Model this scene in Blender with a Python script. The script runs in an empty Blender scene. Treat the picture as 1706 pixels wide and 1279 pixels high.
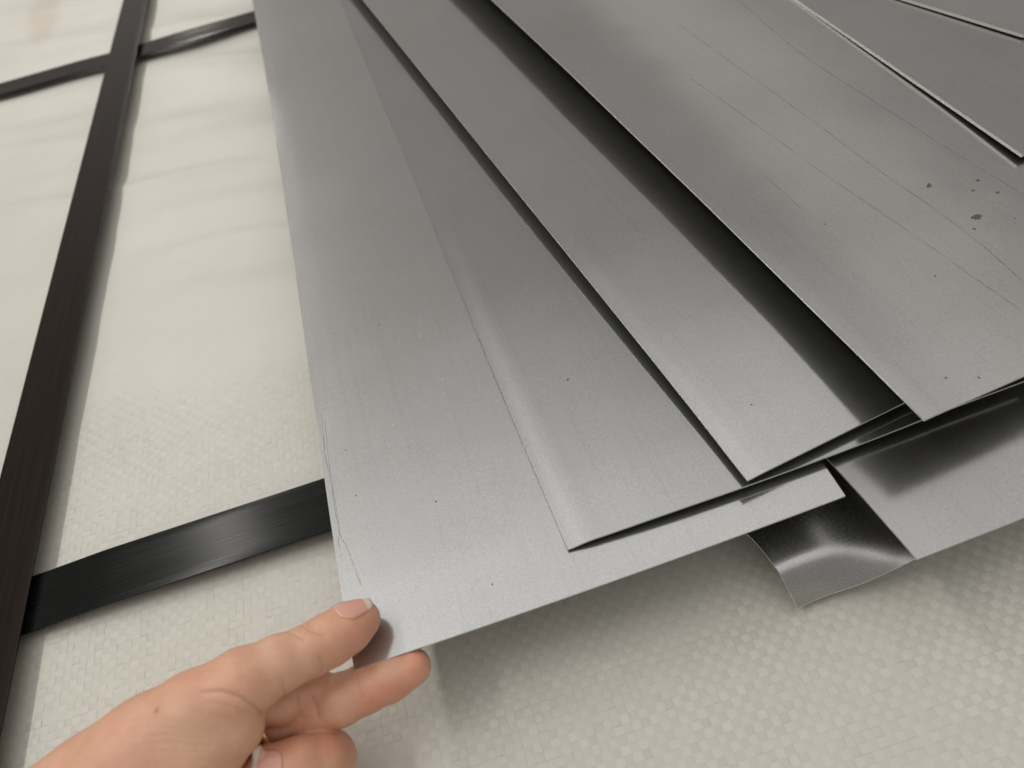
import bpy, bmesh, math, random
import numpy as np
from mathutils import Vector

random.seed(4)
rng = np.random.default_rng(11)
S = 0.001                                   # everything below is worked out in millimetres

scene = bpy.context.scene
col = scene.collection

# ------------------------------------------------------------------ camera
FPX, IW, IH = 1240.0, 1706.0, 1279.0        # focal length in pixels of the photograph
PITCH, ROLL, YAW = (math.radians(a) for a in (48.6, -14.6, 3.6))
CAM_H = 305.0                               # lens above the tarpaulin
fwd = np.array([math.sin(YAW) * math.cos(PITCH), math.cos(YAW) * math.cos(PITCH), -math.sin(PITCH)])
rgt0 = np.cross(fwd, [0, 0, 1.0]); rgt0 /= np.linalg.norm(rgt0)
up0 = np.cross(rgt0, fwd)
CR = math.cos(ROLL) * rgt0 + math.sin(ROLL) * up0
CU = -math.sin(ROLL) * rgt0 + math.cos(ROLL) * up0
CAM = np.array([0.0, 0.0, CAM_H])

def P(px, py, h):
    """the point at height h (mm) seen at pixel px, py of the photograph"""
    d = ((px - IW / 2) * CR - (py - IH / 2) * CU) / FPX + fwd
    t = (h - CAM_H) / d[2]
    return CAM + d * t

cd = bpy.data.cameras.new('camera')
cam = bpy.data.objects.new('camera', cd); col.objects.link(cam)
from mathutils import Matrix
M = Matrix((( *CR[:1], CU[0], -fwd[0], 0), (CR[1], CU[1], -fwd[1], 0), (CR[2], CU[2], -fwd[2], CAM_H * S), (0, 0, 0, 1)))
M[0][0] = CR[0]
cam.matrix_world = M
cd.sensor_width = 36.0; cd.lens = 36.0 * FPX / IW
cd.clip_start = 0.01; cd.clip_end = 50
cd.dof.use_dof = True
cd.dof.focus_distance = 0.338
cd.dof.aperture_fstop = 9.5
scene.camera = cam

# ------------------------------------------------------------------ room light
world = bpy.data.worlds.new('World'); scene.world = world; world.use_nodes = True
bgn = world.node_tree.nodes['Background']
wt = world.node_tree
wtc = wt.nodes.new('ShaderNodeTexCoord'); wsep = wt.nodes.new('ShaderNodeSeparateXYZ'); wrp = wt.nodes.new('ShaderNodeValToRGB')
wt.links.new(wtc.outputs['Generated'], wsep.inputs[0]); wt.links.new(wsep.outputs['Z'], wrp.inputs[0]); wt.links.new(wrp.outputs[0], bgn.inputs[0])
w3 = wrp.color_ramp.elements.new(0.28); w3.color = (.50, .463, .41, 1)
wrp.color_ramp.elements[0].position = 0.64; wrp.color_ramp.elements[0].color = (.31, .297, .277, 1)      # walls of the hall
wrp.color_ramp.elements[1].position = 0.92; wrp.color_ramp.elements[1].color = (1.0, .985, .955, 1)       # its pale ceiling
bgn.inputs[1].default_value = 1.0

TUBE_W = 11.0; PW = (1.3, .075)
def tube(x, y, power=TUBE_W, wide=0.16, long=1.2):
    l = bpy.data.lights.new('tube_lamp', 'AREA'); l.shape = 'RECTANGLE'
    l.size = wide; l.size_y = long; l.energy = power; l.color = (1.0, 0.965, 0.91)
    o = bpy.data.objects.new('tube_lamp', l); o.location = (x, y, 2.6); col.objects.link(o)
for y in (0.3, 1.85, 3.4, 4.95, 6.5):
    tube(-1.36, y, TUBE_W * PW[0]); tube(2.55, y, TUBE_W * PW[1], .85, 1.5)

scene.view_settings.view_transform = 'Standard'; scene.view_settings.look = 'None'
scene.view_settings.exposure = 0.14; scene.view_settings.gamma = 1.0

# ------------------------------------------------------------------ node helpers
def mat(name):
    m = bpy.data.materials.new(name); m.use_nodes = True
    nt = m.node_tree
    return m, nt, nt.nodes['Principled BSDF'], nt.nodes, nt.links
def node(nt, t, **kw):
    n = nt.nodes.new(t)
    for k, v in kw.items():
        if k in n.inputs: n.inputs[k].default_value = v
        else: setattr(n, k, v)
    return n
def math_n(nt, op, a, b=None, clamp=False):
    n = nt.nodes.new('ShaderNodeMath'); n.operation = op; n.use_clamp = clamp
    for i, v in enumerate((a, b)):
        if v is None: continue
        if isinstance(v, (int, float)): n.inputs[i].default_value = v
        else: nt.links.new(v, n.inputs[i])
    return n.outputs[0]
def ramp(nt, sock, p0, p1, c0=(0, 0, 0, 1), c1=(1, 1, 1, 1)):
    r = nt.nodes.new('ShaderNodeValToRGB')
    r.color_ramp.elements[0].position = p0; r.color_ramp.elements[1].position = p1
    r.color_ramp.elements[0].color = c0; r.color_ramp.elements[1].color = c1
    nt.links.new(sock, r.inputs[0]); return r.outputs[0]
def mixc(nt, fac, a, b, mode='MIX'):
    n = nt.nodes.new('ShaderNodeMix'); n.data_type = 'RGBA'; n.blend_type = mode
    for i, v in ((0, fac), (6, a), (7, b)):
        if isinstance(v, (int, float)): n.inputs[i].default_value = v
        elif isinstance(v, tuple): n.inputs[i].default_value = v
        else: nt.links.new(v, n.inputs[i])
    return n.outputs[2]

# ------------------------------------------------------------------ materials
def make_steel(name, base=(0.47, 0.466, 0.458), rough=0.10, seed=0.0):
    m, nt, b, N, L = mat(name)
    tc = node(nt, 'ShaderNodeTexCoord')
    mp = node(nt, 'ShaderNodeMapping'); mp.inputs['Location'].default_value = (seed, seed * 1.7, 0)
    L.new(tc.outputs['Object'], mp.inputs['Vector'])
    blot = node(nt, 'ShaderNodeTexNoise', Scale=9.0, Detail=5.0, Roughness=0.6); L.new(mp.outputs[0], blot.inputs['Vector'])
    grain = node(nt, 'ShaderNodeTexNoise', Scale=1500.0, Detail=3.0, Roughness=0.7); L.new(mp.outputs[0], grain.inputs['Vector'])
    ms = node(nt, 'ShaderNodeMapping'); ms.inputs['Scale'].default_value = (420, 5, 1); L.new(mp.outputs[0], ms.inputs['Vector'])
    roll = node(nt, 'ShaderNodeTexNoise', Scale=1.0, Detail=3.0); L.new(ms.outputs[0], roll.inputs['Vector'])
    c = mixc(nt, ramp(nt, blot.outputs[0], .35, .68), tuple(v * .95 for v in base) + (1,), tuple(v * 1.04 for v in base) + (1,))
    c = mixc(nt, ramp(nt, grain.outputs[0], .36, .64), mixc(nt, 1.0, c, (.82, .82, .82, 1), 'MULTIPLY'), c)
    c = mixc(nt, math_n(nt, 'MULTIPLY', ramp(nt, roll.outputs[0], .52, .75), .10), c, (.25, .24, .23, 1))
    # tiny dark specks
    vo = node(nt, 'ShaderNodeTexVoronoi', Scale=62.0); L.new(mp.outputs[0], vo.inputs['Vector'])
    sep = node(nt, 'ShaderNodeSeparateColor'); L.new(vo.outputs['Color'], sep.inputs[0])
    nz = node(nt, 'ShaderNodeTexNoise', Scale=900.0); L.new(mp.outputs[0], nz.inputs['Vector'])
    dist = math_n(nt, 'ADD', vo.outputs['Distance'], math_n(nt, 'MULTIPLY', math_n(nt, 'SUBTRACT', nz.outputs[0], .5), .08))
    speck = math_n(nt, 'MULTIPLY', math_n(nt, 'LESS_THAN', dist, .028), math_n(nt, 'GREATER_THAN', sep.outputs[0], .945))
    c = mixc(nt, math_n(nt, 'MULTIPLY', speck, .85), c, (.05, .045, .04, 1))
    L.new(c, b.inputs['Base Color'])
    b.inputs['Metallic'].default_value = 1.0
    r = math_n(nt, 'ADD', math_n(nt, 'MULTIPLY', blot.outputs[0], .05), rough - .025)
    mz = node(nt, 'ShaderNodeMapping'); mz.inputs['Scale'].default_value = (38, 7, 1); L.new(mp.outputs[0], mz.inputs['Vector'])
    smear = node(nt, 'ShaderNodeTexNoise', Scale=1.0, Detail=4.0, Roughness=.65); L.new(mz.outputs[0], smear.inputs['Vector'])
    r = math_n(nt, 'ADD', r, math_n(nt, 'MULTIPLY', math_n(nt, 'SUBTRACT', smear.outputs[0], .5), .15))
    r = math_n(nt, 'ADD', r, math_n(nt, 'MULTIPLY', math_n(nt, 'SUBTRACT', grain.outputs[0], .5), .12))
    L.new(r, b.inputs['Roughness'])
    b2_ = node(nt, 'ShaderNodeBsdfPrincipled'); L.new(c, b2_.inputs['Base Color']); b2_.inputs['Metallic'].default_value = 1.0; b2_.inputs['Roughness'].default_value = .43
    mxs = node(nt, 'ShaderNodeMixShader'); mxs.inputs[0].default_value = .30
    L.new(b.outputs[0], mxs.inputs[1]); L.new(b2_.outputs[0], mxs.inputs[2]); L.new(mxs.outputs[0], N['Material Output'].inputs['Surface'])
    wav = node(nt, 'ShaderNodeTexNoise', Scale=14.0, Detail=2.0); L.new(mp.outputs[0], wav.inputs['Vector'])
    b1 = node(nt, 'ShaderNodeBump', Strength=0.10, Distance=0.0025); L.new(wav.outputs[0], b1.inputs['Height'])
    b2 = node(nt, 'ShaderNodeBump', Strength=0.35, Distance=0.00004); L.new(grain.outputs[0], b2.inputs['Height'])
    L.new(b1.outputs[0], b2.inputs['Normal']); L.new(b2.outputs[0], b.inputs['Normal']); L.new(b2.outputs[0], b2_.inputs['Normal'])
    return m

def make_tarp():
    m, nt, b, N, L = mat('tarpaulin_cloth')
    tc = node(nt, 'ShaderNodeTexCoord')
    at = node(nt, 'ShaderNodeAttribute', attribute_name='tint')
    n1 = node(nt, 'ShaderNodeTexNoise', Scale=7.0, Detail=5.0); L.new(tc.outputs['Object'], n1.inputs['Vector'])
    n2 = node(nt, 'ShaderNodeTexNoise', Scale=90.0, Detail=4.0); L.new(tc.outputs['Object'], n2.inputs['Vector'])
    c = mixc(nt, ramp(nt, n1.outputs[0], .3, .7), (.555, .532, .472, 1), (.615, .597, .54, 1))
    c = mixc(nt, math_n(nt, 'MULTIPLY', ramp(nt, n2.outputs[0], .5, .8), .18), c, (.50, .465, .39, 1))
    c = mixc(nt, 1.0, c, at.outputs['Color'], 'MULTIPLY')
    vo = node(nt, 'ShaderNodeTexVoronoi', Scale=38.0); L.new(tc.outputs['Object'], vo.inputs['Vector'])
    sep = node(nt, 'ShaderNodeSeparateColor'); L.new(vo.outputs['Color'], sep.inputs[0])
    speck = math_n(nt, 'MULTIPLY', math_n(nt, 'LESS_THAN', vo.outputs['Distance'], .022), math_n(nt, 'GREATER_THAN', sep.outputs[0], .8))
    c = mixc(nt, math_n(nt, 'MULTIPLY', speck, .7), c, (.08, .07, .05, 1))
    sx = node(nt, 'ShaderNodeMapping'); st = P(72, 22, 0) * S
    sx.vector_type = 'TEXTURE'; sx.inputs['Location'].default_value = (st[0], st[1], 0); sx.inputs['Scale'].default_value = (.024, .13, 1); sx.inputs['Rotation'].default_value = (0, 0, .12)
    L.new(tc.outputs['Object'], sx.inputs['Vector'])
    ln_ = node(nt, 'ShaderNodeVectorMath', operation='LENGTH'); L.new(sx.outputs[0], ln_.inputs[0])
    dn = math_n(nt, 'ADD', ln_.outputs['Value'], math_n(nt, 'MULTIPLY', math_n(nt, 'SUBTRACT', n2.outputs[0], .5), .9))
    c = mixc(nt, math_n(nt, 'MULTIPLY', ramp(nt, dn, .55, 1.0, (1, 1, 1, 1), (0, 0, 0, 1)), .45), c, (.47, .39, .29, 1))
    L.new(c, b.inputs['Base Color'])
    b.inputs['Roughness'].default_value = .45
    b.inputs['Specular IOR Level'].default_value = .5
    fib = node(nt, 'ShaderNodeTexNoise', Scale=900.0, Detail=2.0); L.new(tc.outputs['Object'], fib.inputs['Vector'])
    bp = node(nt, 'ShaderNodeBump', Strength=.35, Distance=.0002); L.new(fib.outputs[0], bp.inputs['Height'])
    L.new(bp.outputs[0], b.inputs['Normal'])
    return m

def make_band(name='band_steel', ca=(.012, .0072, .0055), cb=(.019, .012, .0095)):
    m, nt, b, N, L = mat(name)
    tc = node(nt, 'ShaderNodeTexCoord')
    mp = node(nt, 'ShaderNodeMapping'); mp.inputs['Scale'].default_value = (900, 12, 1); L.new(tc.outputs['UV'], mp.inputs['Vector'])
    n1 = node(nt, 'ShaderNodeTexNoise', Scale=1.0, Detail=4.0); L.new(mp.outputs[0], n1.inputs['Vector'])
    n2 = node(nt, 'ShaderNodeTexNoise', Scale=300.0, Detail=3.0); L.new(tc.outputs['Object'], n2.inputs['Vector'])
    c = mixc(nt, ramp(nt, n1.outputs[0], .4, .75), (*ca, 1), (*cb, 1))
    L.new(c, b.inputs['Base Color'])
    b.inputs['Metallic'].default_value = .0
    b.inputs['Specular IOR Level'].default_value = .13
    L.new(math_n(nt, 'ADD', math_n(nt, 'MULTIPLY', n1.outputs[0], .10), .12), b.inputs['Roughness'])
    bp = node(nt, 'ShaderNodeBump', Strength=.10, Distance=.00006); L.new(n1.outputs[0], bp.inputs['Height']); L.new(bp.outputs[0], b.inputs['Normal'])
    return m

def flat_mat(name, c, rough=.6, metal=0.0):
    m, nt, b, N, L = mat(name)
    b.inputs['Base Color'].default_value = (*c, 1); b.inputs['Roughness'].default_value = rough; b.inputs['Metallic'].default_value = metal
    return m

STEEL = [make_steel('cold_rolled_steel', base=tuple(k * c for c in (.50, .498, .494)), seed=i * 3.1, rough=(.28, .19, .10, .10, .10, .10, .10, .10)[i]) for i, k in enumerate((.95, 1.02, 1.04, .92, 1.02, 1.03, .96, 1.02))]
TARP = make_tarp(); BAND = make_band(); BAND_COOL = make_band('band_steel_cool', (.004, .005, .0045), (.008, .0095, .0088))
EDGE = flat_mat('cut_edge_highlight', (.80, .79, .77), .5, .75)  # paler than the faces: the bright highlight on the edges is put into the colour
MARK = flat_mat('scratch_line', (.10, .095, .09), .5, .6)
def faint(name, c, a):
    m, nt, b, N, L = mat(name); b.inputs['Base Color'].default_value = (*c, 1); b.inputs['Roughness'].default_value = .5; b.inputs['Metallic'].default_value = .6
    tc = node(nt, 'ShaderNodeTexCoord'); n1 = node(nt, 'ShaderNodeTexNoise', Scale=160.0, Detail=3.0); L.new(tc.outputs['Object'], n1.inputs['Vector'])
    L.new(math_n(nt, 'MULTIPLY', ramp(nt, n1.outputs[0], .22, .50), a), b.inputs['Alpha']); return m
LINE = faint('faint_line', (.13, .125, .12), .45)
RUST = flat_mat('rust', (.10, .066, .048), .8)

# ------------------------------------------------------------------ object helpers
def link(name, verts, faces, m, parent=None, loc=None, smooth=True, mats=None):
    me = bpy.data.meshes.new(name)
    me.from_pydata([tuple(v) for v in verts], [], [tuple(f) for f in faces]); me.update()
    for mm in (mats or [m]): me.materials.append(mm)
    if smooth: me.polygons.foreach_set('use_smooth', [True] * len(me.polygons))
    o = bpy.data.objects.new(name, me); col.objects.link(o)
    if loc is not None: o.location = loc
    if parent: o.parent = parent
    return o
def tag(o, label=None, cat=None, group=None, kind=None):
    for k, v in (('label', label), ('category', cat), ('group', group), ('kind', kind)):
        if v: o[k] = v
    return o
def sm(a, b, x):
    t = np.clip((np.asarray(x, float) - a) / (b - a), 0, 1); return t * t * (3 - 2 * t)

# ------------------------------------------------------------------ tarpaulin
def wrinkle(x, y):
    """height (mm) of the slack in the cloth"""
    a = 0.55 * np.sin((y + 0.22 * x + 9 * np.sin(x / 71.0)) / 8.5) * (0.5 + 0.5 * np.sin(x / 93.0 + y / 140.0))
    b = 0.9 * np.sin((y + 0.35 * x + 14 * np.sin(x / 120.0 + 1)) / 19.0 + 1.3)
    c = 1.6 * np.sin((y - 0.9 * x) / 88.0 + 2.0 * np.sin(y / 210.0))
    w_ = (y + 0.30 * x + 16 * np.sin(x / 88.0) + 7 * np.sin(x / 31.0 + y / 190.0)) / 34.0
    d = 1.5 * (1 - np.abs(np.sin(w_))) ** 4 * sm(-.2, .7, np.sin(x / 67.0 + y / 53.0)) * sm(250, 480, y) * sm(-40, -130, x)
    far = 0.35 + 0.65 * sm(180, 420, y) + 1.1 * sm(380, 700, y)
    left = sm(160, -60, x) * .8 + .2
    return (a + b) * far * left * 1.15 * (1 - .8 * np.exp(-((x + 240) / 40.0) ** 2)) + d + c * .4 - 1.7

xs = np.unique(np.concatenate([np.linspace(-1500, -700, 24), np.linspace(-700, 600, 300), np.linspace(600, 1500, 24)]))
ys = np.unique(np.concatenate([np.linspace(-700, 0, 24), np.linspace(0, 700, 260), np.linspace(700, 1400, 130), np.linspace(1400, 2600, 24)]))
X, Y = np.meshgrid(xs, ys); Z = wrinkle(X, Y)
nx, ny = len(xs), len(ys)
V = np.stack([X, Y, Z], -1).reshape(-1, 3) * S
idx = np.arange(nx * ny).reshape(ny, nx)
F = np.stack([idx[:-1, :-1], idx[:-1, 1:], idx[1:, 1:], idx[1:, :-1]], -1).reshape(-1, 4)
tarp = link('tarpaulin', V, F, TARP)
tag(tarp, 'cream woven plastic tarpaulin spread under the steel strips and the black bands', 'tarpaulin')
ca = tarp.data.color_attributes.new('tint', 'FLOAT_COLOR', 'POINT')
ca.data.foreach_set('color', np.ones(len(V) * 4))

# the crossing tapes of the weave, near the lens
CELL = 3.55
def weave():
    x0, x1, y0, y1 = -470, 290, -10, 560
    ni, nj = int((x1 - x0) / CELL), int((y1 - y0) / CELL)
    I, J = np.meshgrid(np.arange(ni), np.arange(nj))
    I, J = I.ravel(), J.ravel()
    wob_x = np.cumsum(rng.normal(0, .12, ni)) * .5; wob_y = np.cumsum(rng.normal(0, .12, nj)) * .5
    cx = x0 + (I + .5) * CELL + wob_x[I] * .4 + .5 * np.sin(J / 17.0); cy = y0 + (J + .5) * CELL + wob_y[J] * .4 + .5 * np.sin(I / 23.0)
    over = (I + J) % 2
    n = len(I)
    u = np.array([-1, 0, 1.0])
    U, W = np.meshgrid(u, u); U = U.ravel(); W = W.ravel()           # 9 points of a patch
    wi = CELL * (.5 + rng.normal(0, .012, n)); hi = CELL * (.5 + rng.normal(0, .012, n))
    px = cx[:, None] + U[None] * wi[:, None]; py = cy[:, None] + W[None] * hi[:, None]
    along = np.where(over[:, None] == 1, W[None], U[None]); across = np.where(over[:, None] == 1, U[None], W[None])
    amp = .095 + rng.normal(0, .02, n)
    z = amp[:, None] * (1 - .9 * along ** 2) - .03 * across ** 2 + rng.normal(0, .018, n)[:, None] + across * rng.normal(0, .02, n)[:, None]
    fade = sm(548, 250, py + 14 * np.sin(px / 30.0) + 9 * np.sin(py / 11.0 + px / 17.0)) * sm(-462, -400, px) * sm(284, 240, px)
    z = z * fade + wrinkle(px, py) + .12 - .55 * (1 - fade)
    V = np.stack([px, py, z], -1).reshape(-1, 3) * S
    base = (np.arange(n) * 9)[:, None]
    q = np.array([[0, 1, 4, 3], [1, 2, 5, 4], [3, 4, 7, 6], [4, 5, 8, 7]])
    F = (base[:, :, None] + q[None]).reshape(-1, 4)
    o = link('woven_tapes', V, F, TARP, tarp)
    patchy = .5 + .5 * np.sin(cx / 31.0 + 1.7 * np.sin(cy / 43.0)) * np.sin(cy / 37.0 + 1.3 * np.sin(cx / 57.0 + 1))
    worn = (.35 + .65 * patchy) * (.45 + .55 * sm(-120, 60, cx))
    t = (1 - .115 * worn * (over == 0)) * (1 + rng.normal(0, .016, n))
    t = np.repeat(t, 9); c = np.stack([t, t, t, np.ones_like(t)], -1)
    ca = o.data.color_attributes.new('tint', 'FLOAT_COLOR', 'POINT'); ca.data.foreach_set('color', c.ravel())
    o['kind'] = 'stuff'
weave()

# ------------------------------------------------------------------ sheets
def interp(pts):
    a = np.array(sorted(pts), float)
    return lambda t: np.interp(t, a[:, 0], a[:, 1])
def smooth_interp(pts):
    a = np.array(sorted(pts), float)
    def f(t):
        t = np.asarray(t, float); r = 0
        for d in (-18, -9, 0, 9, 18): r = r + np.interp(t + d, a[:, 0], a[:, 1])
        return r / 5
    return f

def frange(L, n, p=1.6):
    return L * (np.linspace(0, 1, n) ** p)

class Sheet:
    """a strip of sheet steel: u runs across its width, v along its length, hf(u, v) is the height of its top face"""
    def __init__(s, name, corner_px, ang, W, L, hf, m, off=None, uoff=None, T=0.8, nu=44, nv=90):
        s.hf, s.W, s.L = hf, W, L
        s.C = P(*corner_px, float(hf(0.0, 0.0))); a = math.radians(ang)
        s.v = np.array([math.cos(a), math.sin(a)]); s.u = np.array([s.v[1], -s.v[0]])
        s.ang = a
        s.fu = off or (lambda v: 0 * v)          # sideways camber along the length
        s.fv = uoff or (lambda u: 0 * u)         # unevenness of the cut end
        us = np.unique(np.concatenate([np.linspace(0, 14, 10), np.linspace(14, W - 4, nu), [W - 2, W]]))
        vs = np.unique(np.concatenate([np.linspace(0, 40, 21), 40 + frange(L - 40, nv)]))
        Ug, Vg = np.meshgrid(us, vs)
        top = s.local(Ug, Vg); bot = top.copy(); bot[..., 2] -= T
        ny, nx = Ug.shape; idx = np.arange(nx * ny).reshape(ny, nx); n = nx * ny
        q = np.stack([idx[:-1, :-1], idx[:-1, 1:], idx[1:, 1:], idx[1:, :-1]], -1).reshape(-1, 4)
        verts = [top.reshape(-1, 3), bot.reshape(-1, 3)]; faces = [q, q[:, ::-1] + n]
        mi = [0] * (2 * len(q)); k = 2 * n
        loops = [idx[0, :], idx[:, -1], idx[-1, ::-1], idx[::-1, 0]]
        for lp in loops:
            tv = top.reshape(-1, 3)[lp]; bv = bot.reshape(-1, 3)[lp]; c = len(lp)
            verts += [tv, bv]; i = np.arange(c - 1)
            faces.append(np.stack([k + i, k + c + i, k + c + i + 1, k + i + 1], -1)); mi += [1] * (c - 1); k += 2 * c
        verts = np.concatenate(verts) * S; faces = np.concatenate(faces)
        s.o = link(name, verts, faces, None, mats=[m, EDGE])
        s.o.data.polygons.foreach_set('material_index', mi)
        s.o.location = (s.C[0] * S, s.C[1] * S, s.C[2] * S); s.o.rotation_euler = (0, 0, a - math.pi / 2)
    def local(s, u, v):
        f = 1 - u / s.W
        return np.stack([u + s.fu(v) * f, v + s.fv(u) * np.exp(-v / 60.0), s.hf(u, v) - s.C[2]], -1)
    def uv(s, px, py):
        """surface coordinates under a pixel (fixed point on the height)"""
        h = s.C[2]
        for _ in range(12):
            p = P(px, py, h); d = p[:2] - s.C[:2]; u, v = d @ s.u, d @ s.v
            o = float(s.fu(v)); u = (u - o) / (1 - o / s.W); v = v - float(s.fv(u)) * math.exp(-v / 60.0)
            h = float(s.hf(np.clip(u, 0, s.W), np.clip(v, 0, s.L)))
        return u, v
    def mark(s, name, pix, w, m, lift=.06, jitter=.04, step=4.0):
        """a thin drawn or scratched line lying on the sheet through the given pixels"""
        pts = np.array([s.uv(*q) for q in pix]); d = np.r_[0, np.cumsum(np.hypot(*np.diff(pts, axis=0).T))]
        t = np.arange(0, d[-1], step); u = np.interp(t, d, pts[:, 0]); v = np.interp(t, d, pts[:, 1])
        kk = np.ones(15) / 15
        if len(t) > 40: u = np.r_[u[:7], np.convolve(u, kk, 'valid'), u[-7:]]
        u = u + rng.normal(0, jitter, len(t)); ww = w * rng.uniform(.35, 1.1, len(t))
        du = np.gradient(u); dv = np.gradient(v); l = np.hypot(du, dv); nu_, nv_ = -dv / l, du / l
        up = np.array([0, 0, lift])
        A = s.local(u + nu_ * ww / 2, v + nv_ * ww / 2) + up
        B = s.local(u - nu_ * ww / 2, v - nv_ * ww / 2) + up
        n = len(t); i = np.arange(n - 1)
        o = link(name, np.concatenate([A, B]) * S, np.stack([i, i + 1, n + i + 1, n + i], -1), m, s.o)
        return o
    def spot(s, name, px, py, rpx, m, asp=1.0, n=17, lift=.07):
        u, v = s.uv(px, py); r = rpx / 4.2
        a = np.linspace(0, 2 * math.pi, n, endpoint=False); rr = r * rng.uniform(.4, 1.2, n)
        uu = u + np.cos(a) * rr * asp; vv = v + np.sin(a) * rr
        up = np.array([0, 0, lift]); ring = s.local(uu, vv) + up; c = s.local(np.array([u]), np.array([v])) + up
        return link(name, np.concatenate([ring, c]) * S, [(i, (i + 1) % n, n) for i in range(n)], m, s.o)

def fit_off(hf, corner_px, ang, pix):
    """camber that carries the left edge through the given pixels, heights being known"""
    C = P(*corner_px, float(hf(0.0, 0.0))); a = math.radians(ang); v_ = np.array([math.cos(a), math.sin(a)]); u_ = np.array([v_[1], -v_[0]])
    out = [(0.0, 0.0)]
    for q in pix:
        v = 100.0
        for _ in range(12):
            d = P(*q, float(hf(0.0, v)))[:2] - C[:2]; v = float(d @ v_)
        out.append((v, float(d @ u_)))
    return out
def fit_end(hf, corner_px, ang, pix):
    C = P(*corner_px, float(hf(0.0, 0.0))); a = math.radians(ang); v_ = np.array([math.cos(a), math.sin(a)]); u_ = np.array([v_[1], -v_[0]])
    out = [(0.0, 0.0)]
    for q in pix:
        u = 50.0
        for _ in range(12):
            d = P(*q, float(hf(u, 0.0)))[:2] - C[:2]; u = float(d @ u_)
        out.append((u, float(d @ v_)))
    return out
def quad_fit(pts, deg=2):
    """smooth curve through 0 at the corner"""
    a = np.array(pts, float); t = a[:, 0]; y = a[:, 1]
    sc = t.max() or 1.0
    A = np.stack([(t / sc) ** k for k in range(1, deg + 1)], -1)
    c, *_ = np.linalg.lstsq(A, y, rcond=None)
    def f(x):
        x = np.clip(np.asarray(x, float), 0, sc * 1.05) / sc
        return sum(c[k - 1] * x ** k for k in range(1, deg + 1))
    return f

GRP = 'steel strips fanned out across the tarpaulin'
def sheet(name, corner, ang, W, L, hf, m, lpix, bpix, label, **kw):
    lo = fit_off(hf, corner, ang, lpix); bo = fit_end(hf, corner, ang, bpix)
    print(name, 'camber', [(round(a), round(b, 1)) for a, b in lo], 'end', [(round(a), round(b, 1)) for a, b in bo])
    s = Sheet(name, corner, ang, W, L, hf, m, off=quad_fit(lo, 3 if len(lo) > 4 else 1), uoff=quad_fit(bo, 2 if len(bo) > 3 else 1) if bpix else None, **kw)
    tag(s.o, label, 'steel strip', GRP); return s

W0 = 196.0
def droop(u, v, a=1.1, w=30.0, b=.20, wb=13.0):
    """the faint turned-down margin left by the shears along the cut end and the left edge"""
    f = lambda x, r: r * np.logaddexp(0, np.clip(x / r, -40, 40))
    return a / w * f(w - np.asarray(v, float), 2.5) + b / wb * f(wb - np.asarray(u, float), 2.0)
# --- lowest sheet, its end curled down on to the tarpaulin
def h_curl(u, v):
    v = np.asarray(v, float); u = np.asarray(u, float)
    drop = 14.5 * (1 - sm(2, 56, u)) 
    lip = np.clip((13 - v) / 13, 0, 1) ** 1.6
    return 18.5 - drop * lip - 2.2 * np.exp(-((u - 24) / 9) ** 2 - ((v - 3) / 6) ** 2) + 1.2 * np.exp(-((u - 42) / 9) ** 2 - ((v - 4) / 6) ** 2) - .04 * np.clip(v - 60, 0, 60)
A = Sheet('steel_strip', (1330, 1013), 102.0, W0, 700, h_curl, STEEL[0], T=.8,
          off=quad_fit(fit_off(h_curl, (1330, 1013), 102.0, [(1316, 985), (1297, 953), (1272, 918), (1245, 890)]), 3),
          uoff=quad_fit(fit_end(h_curl, (1330, 1013), 102.0, [(1393, 985), (1454, 967), (1487, 946), (1526, 931)]), 3))
tag(A.o, 'dark lowest steel strip with its end curled down onto the tarpaulin', 'steel strip', GRP)

def h_u(u, v):
    u = np.asarray(u, float); v = np.asarray(v, float)
    return 36.0 + 7.0 * np.exp(-(v / 105.0) ** 2) - droop(u, v) + 2.0 * np.exp(-u / 40) * np.exp(-v / 120)
Us = sheet('steel_strip', (1528, 931), 97.0, W0, 900, h_u, STEEL[1], [(1452, 847), (1375, 759)], [(1690, 868)],
           'short visible steel strip end right of the curled one, mostly hidden beneath the others')

l1 = smooth_interp([(-100, 44.5), (0, 45.5), (60, 46.0), (140, 44.5), (280, 42.5), (600, 40), (2000, 38)])
def h1(u, v): return l1(v) - 2.5 * np.asarray(u, float) / W0 * np.exp(-np.asarray(v, float) / 200) - droop(u, v)
S1 = sheet('steel_strip', (590, 1116), 92.0, W0, 1700, h1, STEEL[2],
           [(573, 1013), (550, 881), (528, 700), (508, 561), (483, 397), (447, 150), (427, 37)], [(680, 1088), (862, 1023.5), (1043, 958), (1261, 880), (1409, 826)],
           'leftmost steel strip, its near corner pinched between thumb and finger')

def on1(x, y):                                                        # height of the first strip under a plan point
    d = np.stack([x - S1.C[0], y - S1.C[1]], -1); return h1(d @ S1.u, d @ S1.v)
C2 = P(946, 915, 46.5)
def h2(u, v):
    u = np.asarray(u, float); v = np.asarray(v, float)
    near = np.exp(-(v / 170.0) ** 2)
    lip = 1 - np.exp(-(u / 6.5) ** 1.7)
    body = 1.0 * sm(0, 60, u) + near * (1.5 * lip + .3 * np.exp(-((u - 9) / 6) ** 2) * lip + .8 * sm(0, 40, u))
    basis = l1(v + 20) - 2.3 * np.clip(u + 85, 0, W0) / W0 * np.exp(-v / 200)
    return basis + 1.75 + .9 * sm(20, 150, v) + body - droop(u, v, .45, 26, 0)
S2 = sheet('steel_strip', (946, 915), 92.8, W0, 1500, h2, STEEL[3], [(891, 786), (850, 690), (733, 400), (693, 303), (646, 188)],
           [(1020, 890), (1124, 853), (1244, 807), (1440, 734.5), (1538, 700)],
           'second steel strip from the left, with a rolled lip along its near left edge')

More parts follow.
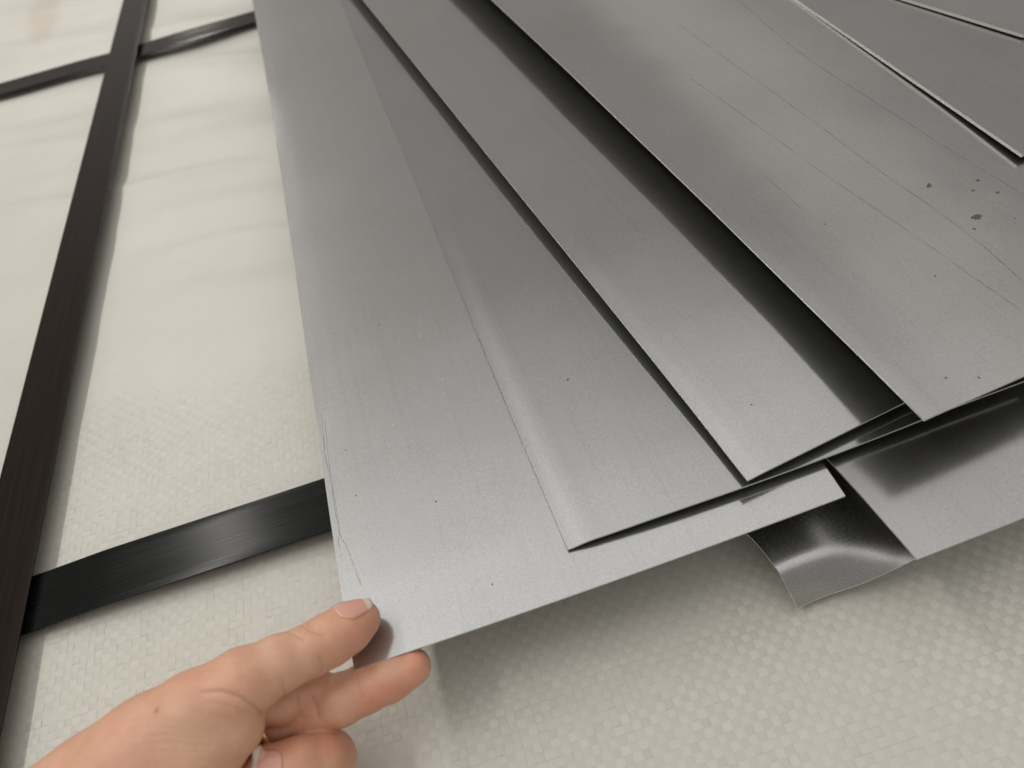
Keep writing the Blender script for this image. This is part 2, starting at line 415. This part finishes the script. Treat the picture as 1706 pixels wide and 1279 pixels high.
l3 = smooth_interp([(-100, 53), (0, 53.8), (60, 56.5), (150, 57.5), (300, 57), (700, 55), (2000, 54)])
def h3(u, v):
    u = np.asarray(u, float); v = np.asarray(v, float)
    return l3(v) + 1.6 * u / W0 * np.exp(-v / 120) - .28 * np.exp(-(u / 5.5) ** 2) * np.exp(-(v / 260) ** 2) - droop(u, v, .6, 26, .0)
S3 = sheet('steel_strip', (1245.5, 800), 98.3, W0, 1300, h3, STEEL[4], [(1178.5, 712), (1088, 600), (899, 366), (786.5, 225), (693, 109), (605, 0)],
           [(1440, 700), (1508.5, 672)], 'third steel strip from the left, plain, between two black shadow gaps')

l4 = smooth_interp([(-100, 70.5), (0, 71), (60, 72.5), (150, 75), (300, 77), (600, 77), (2000, 76)])
def h4(u, v):
    u = np.asarray(u, float); v = np.asarray(v, float)
    return l4(v) - 4.5 * sm(-60, 170, u) + 4.5 * sm(-60, 170, 0) - .10 * np.exp(-(u / 3.5) ** 2) - droop(u, v, .6, 30, 0)
S4 = sheet('steel_strip', (1540, 699.5), 97.6, W0, 1300, h4, STEEL[5], [(1425, 584.5), (1300, 466), (1206, 362.5), (1130, 300), (980, 150), (820.6, 0)], [(1703, 627)],
           'fourth steel strip from the left, with brown rust spots and long thin lines')

def h5(u, v): return 74.0 + 0 * np.asarray(u, float) + 0 * np.asarray(v, float) + .004 * np.asarray(v, float)
S5 = sheet('steel_strip', (1703, 257), 92.0, W0, 1000, h5, STEEL[6], [(1581, 172), (1456, 84), (1325, 0)], [], 'fifth steel strip, thick edged, lying on the rust spotted one', T=1.6)
def h6(u, v): return 76.8 + 0 * np.asarray(u, float) + 0 * np.asarray(v, float)
S6 = sheet('steel_strip', (1706, 58), 108.0, W0, 900, h6, STEEL[7], [(1622, 37.5), (1522, 0)], [], 'topmost steel strip, only its edge showing in the upper right corner', T=1.6)

# marks on the strips
S1.mark('pencil_line', [(535, 690), (542, 760), (551, 800), (560, 860), (566, 890), (580, 915), (588, 940), (606, 985)], .3, LINE)
S1.mark('pencil_line', [(541, 700), (548, 770), (566, 880), (563, 905), (570, 930)], .26, LINE)
for pts in ([(1130, 40), (1206, 95), (1370, 212), (1470, 290), (1600, 375), (1706, 470)], [(1230, 0), (1330, 88), (1450, 165), (1560, 235), (1650, 290), (1706, 325)],
            [(1150, 130), (1250, 200), (1400, 310), (1510, 380), (1590, 440), (1706, 520)], [(1270, 290), (1300, 315), (1335, 348)]):
    S4.mark('scribe_line', pts, .34, LINE)
for (x, y, r, a) in ((1548, 309, 6.5, 1.1), (1629, 300, 4, 1.0), (1622, 317, 3, 1.4), (1662, 320, 3.6, 1.1), (1626, 362, 8.5, 1.3), (1623, 381, 3, 1), (1691, 364, 1.6, 1), (1374, 373, 2, 1), (1631, 629, 2.4, 1), (1576, 629, 2, 1), (1558, 459, 2, 1)):
    S4.spot('rust_spot', x, y, r, RUST, a)
for (x, y, r) in ((1186, 420, 3.2), (1058, 381, 2), (1252, 674, 2)): S3.spot('dirt_speck', x, y, r, MARK)
for (x, y, r) in ((946, 632, 2.6), (933, 628, 1.4)): S2.spot('dirt_speck', x, y, r, MARK)
PALE = flat_mat('pale_fleck', (.75, .74, .72), .4, .5)
for (x, y, r) in ((738, 632, 1.6), (655, 708, 1.5), (700, 560, .9), (1000, 880, 1.0)): S1.spot('pale_fleck', x, y, r, PALE, .5)
for (x, y, r) in ((1458, 28, 2.5),): S4.spot('pale_fleck', x, y, r, PALE)
for (x, y, r) in ((632, 541, 2.4), (726, 835, 2.4), (593, 825, 1.8), (576, 750, 1.8), (680, 744, 1.4), (820, 973, 1.8), (778, 800, 1.2)): S1.spot('dirt_speck', x, y, r, MARK)

# ------------------------------------------------------------------ strapping bands
def band(name, centre, width, m, n_c=9, T=.9, cup=.5):
    """a flat steel band along the polyline centre [(x, y, z)], cross section slightly cupped"""
    c = np.array(centre, float); d = np.r_[0, np.cumsum(np.linalg.norm(np.diff(c, axis=0), axis=1))]
    n = int(d[-1] / 3) + 2; t = np.linspace(0, d[-1], n)
    p = np.stack([np.interp(t, d, c[:, k]) for k in range(3)], -1)
    for _ in range(5): p[1:-1] = (p[:-2] + 2 * p[1:-1] + p[2:]) / 4
    g = np.gradient(p, axis=0); side = np.stack([g[:, 1], -g[:, 0], 0 * g[:, 0]], -1); side /= np.linalg.norm(side, axis=1)[:, None]
    w = np.linspace(-1, 1, n_c); w = np.sign(w) * np.abs(w) ** .7
    top = p[:, None] + side[:, None] * (w[None, :, None] * width / 2); top[..., 2] += cup * (w ** 2)[None] - cup * 2.2 * (np.abs(w) > .85)[None] * .5
    bot = top.copy(); bot[..., 2] -= T
    idx = np.arange(n * n_c).reshape(n, n_c); N_ = n * n_c
    q = np.stack([idx[:-1, :-1], idx[:-1, 1:], idx[1:, 1:], idx[1:, :-1]], -1).reshape(-1, 4)
    verts = [top.reshape(-1, 3), bot.reshape(-1, 3)]; faces = [q[:, ::-1], q + N_]; k = 2 * N_
    for lp in (idx[:, 0], idx[:, -1], idx[0], idx[-1]):
        a, b = top.reshape(-1, 3)[lp], bot.reshape(-1, 3)[lp]; cc = len(lp); i = np.arange(cc - 1)
        verts += [a, b]; faces.append(np.stack([k + i, k + i + 1, k + cc + i + 1, k + cc + i], -1)); k += 2 * cc
    verts = np.concatenate(verts); faces = np.concatenate(faces)
    org = p[n // 2].copy()
    o = link(name, (verts - org) * S, faces, m, loc=org * S)
    uvl = o.data.uv_layers.new(name='UVMap')
    W_, T_ = np.meshgrid(w * width / 2 * S, t * S); uvs = np.stack([W_, T_], -1).reshape(-1, 2)
    vi = np.zeros(len(o.data.loops), int); o.data.loops.foreach_get('vertex_index', vi)
    full = np.zeros((len(verts), 2)); full[:N_] = uvs; full[N_:2 * N_] = uvs
    uvl.data.foreach_set('uv', full[vi].ravel())
    return o
BG = 'black steel bands strapped across the tarpaulin'
HB = 9.5
pl = [P(0.5 * (a + b), y, HB) for y, a, b in ((0, 206, 242), (234, 146, 200), (400, 103, 164), (700, 22, 102))]
pl = np.array(pl); kx = np.polyfit(pl[:, 1], pl[:, 0], 1)
wl = np.mean([np.linalg.norm(P(b, y, HB) - P(a, y, HB)) for y, a, b in ((234, 146, 200), (400, 103, 164), (700, 22, 102))]) * .98
print('long band', kx, 'w', wl)
ln = band('strapping_band', [(np.polyval(kx, y), y, HB) for y in (-500, 0, 400, 900, 2000)], 31.0, BAND, cup=.25)
tag(ln, 'long black steel band running from the bottom left corner upward over the two crossing bands', 'strapping band', BG)

def cross(px_pts, h, label, m):
    q = np.array([P(x, y, h) for x, y in px_pts]); k = np.polyfit(q[:, 0], q[:, 1], 1); xl = np.polyval(kx, q[:, 1].mean())
    pts = []
    for x in np.unique(np.r_[np.linspace(-1300, 500, 40), np.linspace(xl - 70, xl + 90, 60)]):
        z = h - (h - 5.2) * (1 - np.clip((abs(x - xl) - 19) / 31, 0, 1))
        pts.append((x, np.polyval(k, x), z))
    print('cross', k, xl)
    o = band('strapping_band', pts, 31.5, m, cup=.2); tag(o, label, 'strapping band', BG)
cross([(187, 96), (225, 82), (400, 34)], 6.0, 'upper black cross band, thin and far, passing under the long band', BAND)
cross([(60, 1001), (211, 944), (540, 841)], 7.0, 'lower black cross band, wide and near, dipping under the long band', BAND_COOL)

# ------------------------------------------------------------------ hand
from mathutils.bvhtree import BVHTree
def skin_mat():
    m, nt, b, N, L = mat('skin')
    tc = node(nt, 'ShaderNodeTexCoord'); at = node(nt, 'ShaderNodeAttribute', attribute_name='tone')
    sep = node(nt, 'ShaderNodeSeparateColor'); L.new(at.outputs['Color'], sep.inputs[0])
    n1 = node(nt, 'ShaderNodeTexNoise', Scale=110.0, Detail=5.0, Roughness=.6); L.new(tc.outputs['Object'], n1.inputs['Vector'])
    n2 = node(nt, 'ShaderNodeTexNoise', Scale=600.0, Detail=3.0); L.new(tc.outputs['Object'], n2.inputs['Vector'])
    c = mixc(nt, ramp(nt, n1.outputs[0], .3, .7), (.63, .325, .205, 1), (.71, .405, .275, 1))
    c = mixc(nt, math_n(nt, 'MULTIPLY', ramp(nt, n2.outputs[0], .45, .75), .12), c, (.48, .23, .14, 1))
    c = mixc(nt, sep.outputs[0], c, (.60, .20, .13, 1))          # redder pads and knuckles
    c = mixc(nt, sep.outputs[1], c, (.66, .47, .34, 1))          # paler places
    c = mixc(nt, sep.outputs[2], c, (.17, .075, .05, 1))         # darker along the creases, mole
    L.new(c, b.inputs['Base Color']); b.inputs['Roughness'].default_value = .46
    b.inputs['Subsurface Weight'].default_value = .16; b.inputs['Subsurface Radius'].default_value = (1, .35, .2); b.inputs['Subsurface Scale'].default_value = .003
    vo = node(nt, 'ShaderNodeTexVoronoi', Scale=750.0); vo.feature = 'DISTANCE_TO_EDGE'; L.new(tc.outputs['Object'], vo.inputs['Vector'])
    b1 = node(nt, 'ShaderNodeBump', Strength=.55, Distance=.0002); L.new(vo.outputs['Distance'], b1.inputs['Height'])
    b2 = node(nt, 'ShaderNodeBump', Strength=.3, Distance=.0006); L.new(n1.outputs[0], b2.inputs['Height']); L.new(b1.outputs[0], b2.inputs['Normal'])
    L.new(b2.outputs[0], b.inputs['Normal'])
    return m
SKIN = skin_mat()
NAIL = flat_mat('nail', (.70, .36, .28), .14); NAILTIP = flat_mat('nail_free_edge', (.70, .62, .50), .35)
GOLD = flat_mat('gold', (.95, .68, .33), .25, 1.0)

def K(px, py, h, r): return (*P(px, py, h), r)
thumb = [K(601, 1032, 54.0, 7.2), K(580, 1046, 55.6, 8.7), K(548, 1066, 57.6, 9.2), K(515, 1084, 60, 8.9), K(465, 1106, 63.5, 9.6), K(405, 1138, 66, 11.6), K(325, 1190, 64, 14.2), K(250, 1245, 60, 16.0)]
wrist = [K(250, 1245, 60, 16.0), K(165, 1325, 57, 19), K(60, 1420, 55, 22), K(-120, 1560, 55, 25)]
wrist2 = [K(300, 1330, 44, 17), K(190, 1400, 46, 21), K(80, 1480, 48, 23), K(-60, 1620, 50, 26)]
thenar = [K(391, 1212, 58.5, 9.8), K(340, 1240, 58, 14), K(270, 1290, 54, 18), K(200, 1350, 52, 18)]
index = [K(330, 1225, 40, 11.5), K(395, 1205, 37, 10.6), K(462, 1192, 34.5, 9.9), K(524, 1180, 33.6, 9.2), K(566, 1166, 34.4, 9.3), K(607, 1148, 35.2, 8.7), K(650, 1129, 35.8, 8.5), K(687, 1111, 36.6, 7.0)]
middle = [K(320, 1300, 28, 12), K(400, 1290, 22, 11), K(480, 1276, 21, 10.2), K(546, 1264, 24, 10.0), K(535, 1268, 31, 9.3), K(498, 1273, 37, 9.0), K(446, 1277, 41, 7.4)]
ringf = [K(300, 1370, 24, 12), K(380, 1375, 18, 10.6), K(470, 1365, 16, 9.8), K(535, 1355, 19, 9.4), K(520, 1358, 28, 8.9), K(470, 1362, 34, 8.5), K(420, 1366, 38, 7.2)]
little = [K(270, 1440, 22, 11), K(350, 1450, 15, 9.2), K(430, 1440, 13, 8.4), K(490, 1430, 16, 8.0), K(470, 1434, 24, 7.6), K(430, 1438, 30, 7.2), K(390, 1440, 33, 6.4)]
palm = [K(330, 1225, 40, 12.5), K(320, 1300, 30, 13), K(300, 1370, 26, 13), K(270, 1440, 24, 12)]
palm3 = [K(390, 1228, 36, 10.5), K(398, 1282, 30, 11), K(375, 1350, 24, 12)]
web = [K(410, 1165, 52, 9.5), K(470, 1166, 43, 8.6), K(530, 1146, 39, 6.6)]
palm2 = [K(310, 1260, 38, 15), K(220, 1380, 44, 18)]

GS = 0.64
lo = np.array([-260.0, -10, -2]); hi = np.array([-22.0, 150, 96])
dim = np.ceil((hi - lo) / GS).astype(int)
AX = [lo[k] + GS * np.arange(dim[k]) for k in range(3)]
def smin(a, b, k):
    h = np.clip(.5 + .5 * (b - a) / k, 0, 1); return b + (a - b) * h - k * h * (1 - h)
def chain_sdf(D, pts, k):
    for a, b in zip(pts[:-1], pts[1:]):
        a = np.array(a); b = np.array(b); R = max(a[3], b[3]) + 9
        mn = np.minimum(a[:3], b[:3]) - R; mx = np.maximum(a[:3], b[:3]) + R
        i0 = np.clip(np.floor((mn - lo) / GS).astype(int), 0, dim); i1 = np.clip(np.ceil((mx - lo) / GS).astype(int), 0, dim)
        if (i1 <= i0).any(): continue
        x, y, z = np.meshgrid(*[AX[q][i0[q]:i1[q]] for q in range(3)], indexing='ij')
        d = b[:3] - a[:3]; L2 = d @ d
        t = np.clip(((x - a[0]) * d[0] + (y - a[1]) * d[1] + (z - a[2]) * d[2]) / L2, 0, 1)
        q = np.sqrt((x - a[0] - t * d[0]) ** 2 + (y - a[1] - t * d[1]) ** 2 + (z - a[2] - t * d[2]) ** 2) - (a[3] + t * (b[3] - a[3]))
        sl = tuple(slice(i0[c], i1[c]) for c in range(3)); D[sl] = smin(D[sl], q.astype(np.float32), k)
    return D
def new(): return np.full(dim, 40.0, np.float32)
D = chain_sdf(new(), thumb, 2.5)
B = new()
for ch in (wrist, wrist2, palm, palm2, palm3): chain_sdf(B, ch, 9.0)
D = smin(D, B, 7.0)
D = smin(D, chain_sdf(new(), thenar, 4.0), 4.0)
D = smin(D, chain_sdf(new(), web, 2.0), 2.0)
for ch in (index, middle, ringf, little): D = smin(D, chain_sdf(new(), ch, 2.0), 1.3)

def surface_nets(D):
    ins = D < 0
    c = np.zeros(np.array(D.shape) - 1, np.int8)
    for i in (0, 1):
        for j in (0, 1):
            for k in (0, 1): c += ins[i:D.shape[0] - 1 + i, j:D.shape[1] - 1 + j, k:D.shape[2] - 1 + k]
    act = (c > 0) & (c < 8); cells = np.argwhere(act); idm = -np.ones(act.shape, np.int64); idm[act] = np.arange(len(cells))
    acc = np.zeros((len(cells), 3)); cnt = np.zeros(len(cells))
    cor = [(i, j, k) for i in (0, 1) for j in (0, 1) for k in (0, 1)]
    for a in cor:
        for b in cor:
            if sum(b) - sum(a) == 1 and all(q >= p for p, q in zip(a, b)):
                va = D[tuple((cells + a).T)]; vb = D[tuple((cells + b).T)]; m = (va < 0) != (vb < 0)
                t = np.where(m, va / np.where(m, va - vb, 1), 0)
                acc[m] += (np.array(a) + t[:, None] * (np.array(b) - np.array(a)))[m]; cnt[m] += 1
    V = (cells + acc / cnt[:, None]) * GS + lo
    F = []
    for ax in range(3):
        o1, o2 = (ax + 1) % 3, (ax + 2) % 3
        sl0 = [slice(None)] * 3; sl1 = [slice(None)] * 3; sl0[ax] = slice(0, -1); sl1[ax] = slice(1, None)
        e = np.argwhere(ins[tuple(sl0)] != ins[tuple(sl1)])
        e = e[(e[:, o1] > 0) & (e[:, o2] > 0) & (e[:, o1] < D.shape[o1] - 1) & (e[:, o2] < D.shape[o2] - 1)]
        neg = ins[tuple(e.T)]
        u = np.zeros(3, int); u[o1] = 1; w = np.zeros(3, int); w[o2] = 1
        q = np.stack([idm[tuple((e - u - w).T)], idm[tuple((e - w).T)], idm[tuple(e.T)], idm[tuple((e - u).T)]], -1)
        q[~neg] = q[~neg][:, ::-1]; F.append(q)
    return V, np.concatenate(F)
HV, HF = surface_nets(D)
# relax the surface a little
edges = np.unique(np.sort(np.concatenate([HF[:, [0, 1]], HF[:, [1, 2]], HF[:, [2, 3]], HF[:, [3, 0]]]), axis=1), axis=0)
def relax(V, lam):
    acc = np.zeros_like(V); cnt = np.zeros(len(V))
    for a, b in ((0, 1), (1, 0)):
        np.add.at(acc, edges[:, a], V[edges[:, b]]); np.add.at(cnt, edges[:, a], 1)
    return V + lam * (acc / cnt[:, None] - V)
for _ in range(3): HV = relax(relax(HV, .55), -.50)
def vnormals(V):
    n = np.zeros_like(V); fn = np.cross(V[HF[:, 2]] - V[HF[:, 0]], V[HF[:, 3]] - V[HF[:, 1]])
    for k in range(4): np.add.at(n, HF[:, k], fn)
    return n / np.linalg.norm(n, axis=1)[:, None]
bvh = BVHTree.FromPolygons([Vector(v) for v in HV], [tuple(f) for f in HF])
def on_hand(px, py):
    d = ((px - IW / 2) * CR - (py - IH / 2) * CU) / FPX + fwd
    r = bvh.ray_cast(Vector(CAM), Vector(d).normalized()); return None if r[0] is None else np.array(r[0])
tone = np.zeros((len(HV), 4)); tone[:, 3] = 1
disp = np.zeros(len(HV))
def near_path(pix, R):
    pts = []
    for (a, b) in zip(pix[:-1], pix[1:]):
        for t in np.linspace(0, 1, 14):
            p = on_hand(a[0] + (b[0] - a[0]) * t, a[1] + (b[1] - a[1]) * t)
            if p is not None: pts.append(p)
    d = np.full(len(HV), 99.0)
    if not pts: return d
    pts = np.array(pts); m = ((HV > pts.min(0) - R) & (HV < pts.max(0) + R)).all(1); i = np.nonzero(m)[0]
    d[i] = np.min(np.linalg.norm(HV[i][:, None] - pts[None], axis=2), axis=1); return d
def crease(pix, depth, w, darken=.25):
    global disp
    d = near_path(pix, 8); w = w * .62; disp -= .55 * depth * np.exp(-(d / w) ** 2) + .25 * depth * np.exp(-(d / (3.2 * w)) ** 2)
    tone[:, 2] = np.maximum(tone[:, 2], darken * np.exp(-(d / (w * .8)) ** 2))  # colour made darker along the groove
def blush(px, py, r, ch, amt):
    p = on_hand(px, py)
    if p is not None: tone[:, ch] = np.maximum(tone[:, ch], amt * np.exp(-(np.linalg.norm(HV - p, axis=1) / r) ** 2))
crease([(500, 1040), (520, 1052), (540, 1058)], .45, .8); crease([(476, 1050), (492, 1058), (506, 1066)], .35, .7); crease([(508, 1036), (522, 1046)], .3, .6)
crease([(532, 1092), (538, 1108), (534, 1122)], .35, .8, .2)
crease([(338, 1152), (372, 1152), (402, 1162), (424, 1176), (438, 1190)], .75, 1.0, .3)
crease([(470, 1135), (474, 1150), (474, 1160)], .4, .8, .2)
crease([(345, 1168), (385, 1176), (415, 1190)], .25, .9, .12); crease([(330, 1186), (380, 1196), (420, 1212)], .2, .9, .1)
for k in range(6): crease([(200 + 14 * k, 1200 + 13 * k), (250 + 16 * k, 1196 + 14 * k), (310 + 14 * k, 1206 + 12 * k)], .16, .8, .05)
crease([(497, 1160), (500, 1185), (506, 1198)], .5, .9, .22); crease([(522, 1160), (530, 1184), (532, 1196)], .65, 1.0, .3)
crease([(594, 1126), (598, 1142), (604, 1162)], .35, .9, .15)
for p in ((620, 1040, 7, 0, .35), (600, 1060, 7, 0, .4), (550, 1085, 8, 0, .2), (330, 1140, 12, 0, .2), (230, 1230, 16, 0, .15), (430, 1130, 8, 0, .15), (690, 1105, 7, 0, .55), (650, 1142, 9, 0, .6), (620, 1165, 8, 0, .5), (545, 1240, 8, 0, .35), (580, 1250, 8, 0, .4), (515, 1185, 6, 0, .35), (480, 1250, 10, 0, .3),
          (645, 1112, 5, 1, .5), (300, 1230, 12, 1, .35), (460, 1090, 10, 1, .25), (560, 1180, 6, 1, .3)): blush(*p)
blush(261, 1183, .75, 2, .6)
HV = HV + vnormals(HV) * disp[:, None]
hbase = P(400, 1150, 0); hbase[2] = 0
hand = link('hand', (HV - hbase) * S, HF, SKIN, loc=hbase * S)
ca = hand.data.color_attributes.new('tone', 'FLOAT_COLOR', 'POINT'); ca.data.foreach_set('color', tone.ravel())
tag(hand, "person's bare hand pinching the corner of the leftmost steel strip", 'hand')

def nail(a, b, nrm, half, s0, s1, tipfrac=.8, name='thumbnail', lift=.35):
    a = np.array(a[:3]); b = np.array(b[:3]); ax = (b - a) / np.linalg.norm(b - a)
    n = np.array(nrm, float); n -= ax * (n @ ax); n /= np.linalg.norm(n); sd = np.cross(ax, n)
    V = []; ns, nf = 16, 13
    for i in range(ns):
        t = i / (ns - 1); s_ = s0 + (s1 - s0) * t
        w = half * (1 - .35 * max(0, (.22 - t) / .22) ** 2 - .22 * max(0, (t - .75) / .25) ** 2)
        for j in range(nf):
            ph = (j / (nf - 1) * 2 - 1) * w
            e = 1.6 * (abs(ph) / half) ** 2 * (1 if t > .5 else -1) * abs(2 * t - 1)
            o = b + ax * (s_ - e); d = n * math.cos(ph) + sd * math.sin(ph)
            V.append((o, d))
    out = []; last = 8.0
    for o, d in V:
        hit = bvh.ray_cast(Vector(o + d * 25), Vector(-d))
        r = float(np.linalg.norm(np.array(hit[0]) - o)) if hit[0] is not None else last
        r = min(max(r, 5.0), 10.5) if hit[0] is not None else last
        last = r; out.append(o + d * (r + lift))
    out = np.array(out).reshape(ns, nf, 3)
    for _ in range(3): out[1:-1] = (out[:-2] + 2 * out[1:-1] + out[2:]) / 4
    idx = np.arange(ns * nf).reshape(ns, nf); q = np.stack([idx[:-1, :-1], idx[:-1, 1:], idx[1:, 1:], idx[1:, :-1]], -1).reshape(-1, 4)
    o = link(name, (out.reshape(-1, 3) - hbase) * S, q, None, hand, mats=[NAIL, NAILTIP])
    o.data.polygons.foreach_set('material_index', [1 if f // (nf - 1) >= int((ns - 1) * tipfrac) else 0 for f in range(len(q))])
    sol = o.modifiers.new('thickness', 'SOLIDIFY'); sol.thickness = .0004; sol.offset = -1
    return o
imgup = CU
nail(thumb[2], thumb[0], .60 * np.array([0, 0, 1]) + .75 * (CU - .3 * CR), .85, -8.0, 6.0)
nail(middle[5], middle[6], -fwd + .4 * CU, .8, -5, 5.5, name='fingernail')

def torus(name, c, axis, R, r, m, parent):
    axis = np.array(axis); axis /= np.linalg.norm(axis); t = np.cross(axis, [0, 0, 1.0]); t /= np.linalg.norm(t); w = np.cross(axis, t)
    n, k = 48, 10; V = []; F = []
    for i in range(n):
        A = 2 * math.pi * i / n; d = t * math.cos(A) + w * math.sin(A)
        for j in range(k):
            Bq = 2 * math.pi * j / k; V.append(c + d * (R + r * math.cos(Bq)) + axis * r * 1.4 * math.sin(Bq))
            F.append((i * k + j, ((i + 1) % n) * k + j, ((i + 1) % n) * k + (j + 1) % k, i * k + (j + 1) % k))
    return link(name, (np.array(V) - hbase) * S, F, m, parent)
ra, rb = np.array(index[1][:3]), np.array(index[2][:3])
rg = torus('finger_ring', P(447, 1197, 36.0), (rb - ra) / np.linalg.norm(rb - ra) + .32 * CU, 12.3, .85, GOLD, hand)
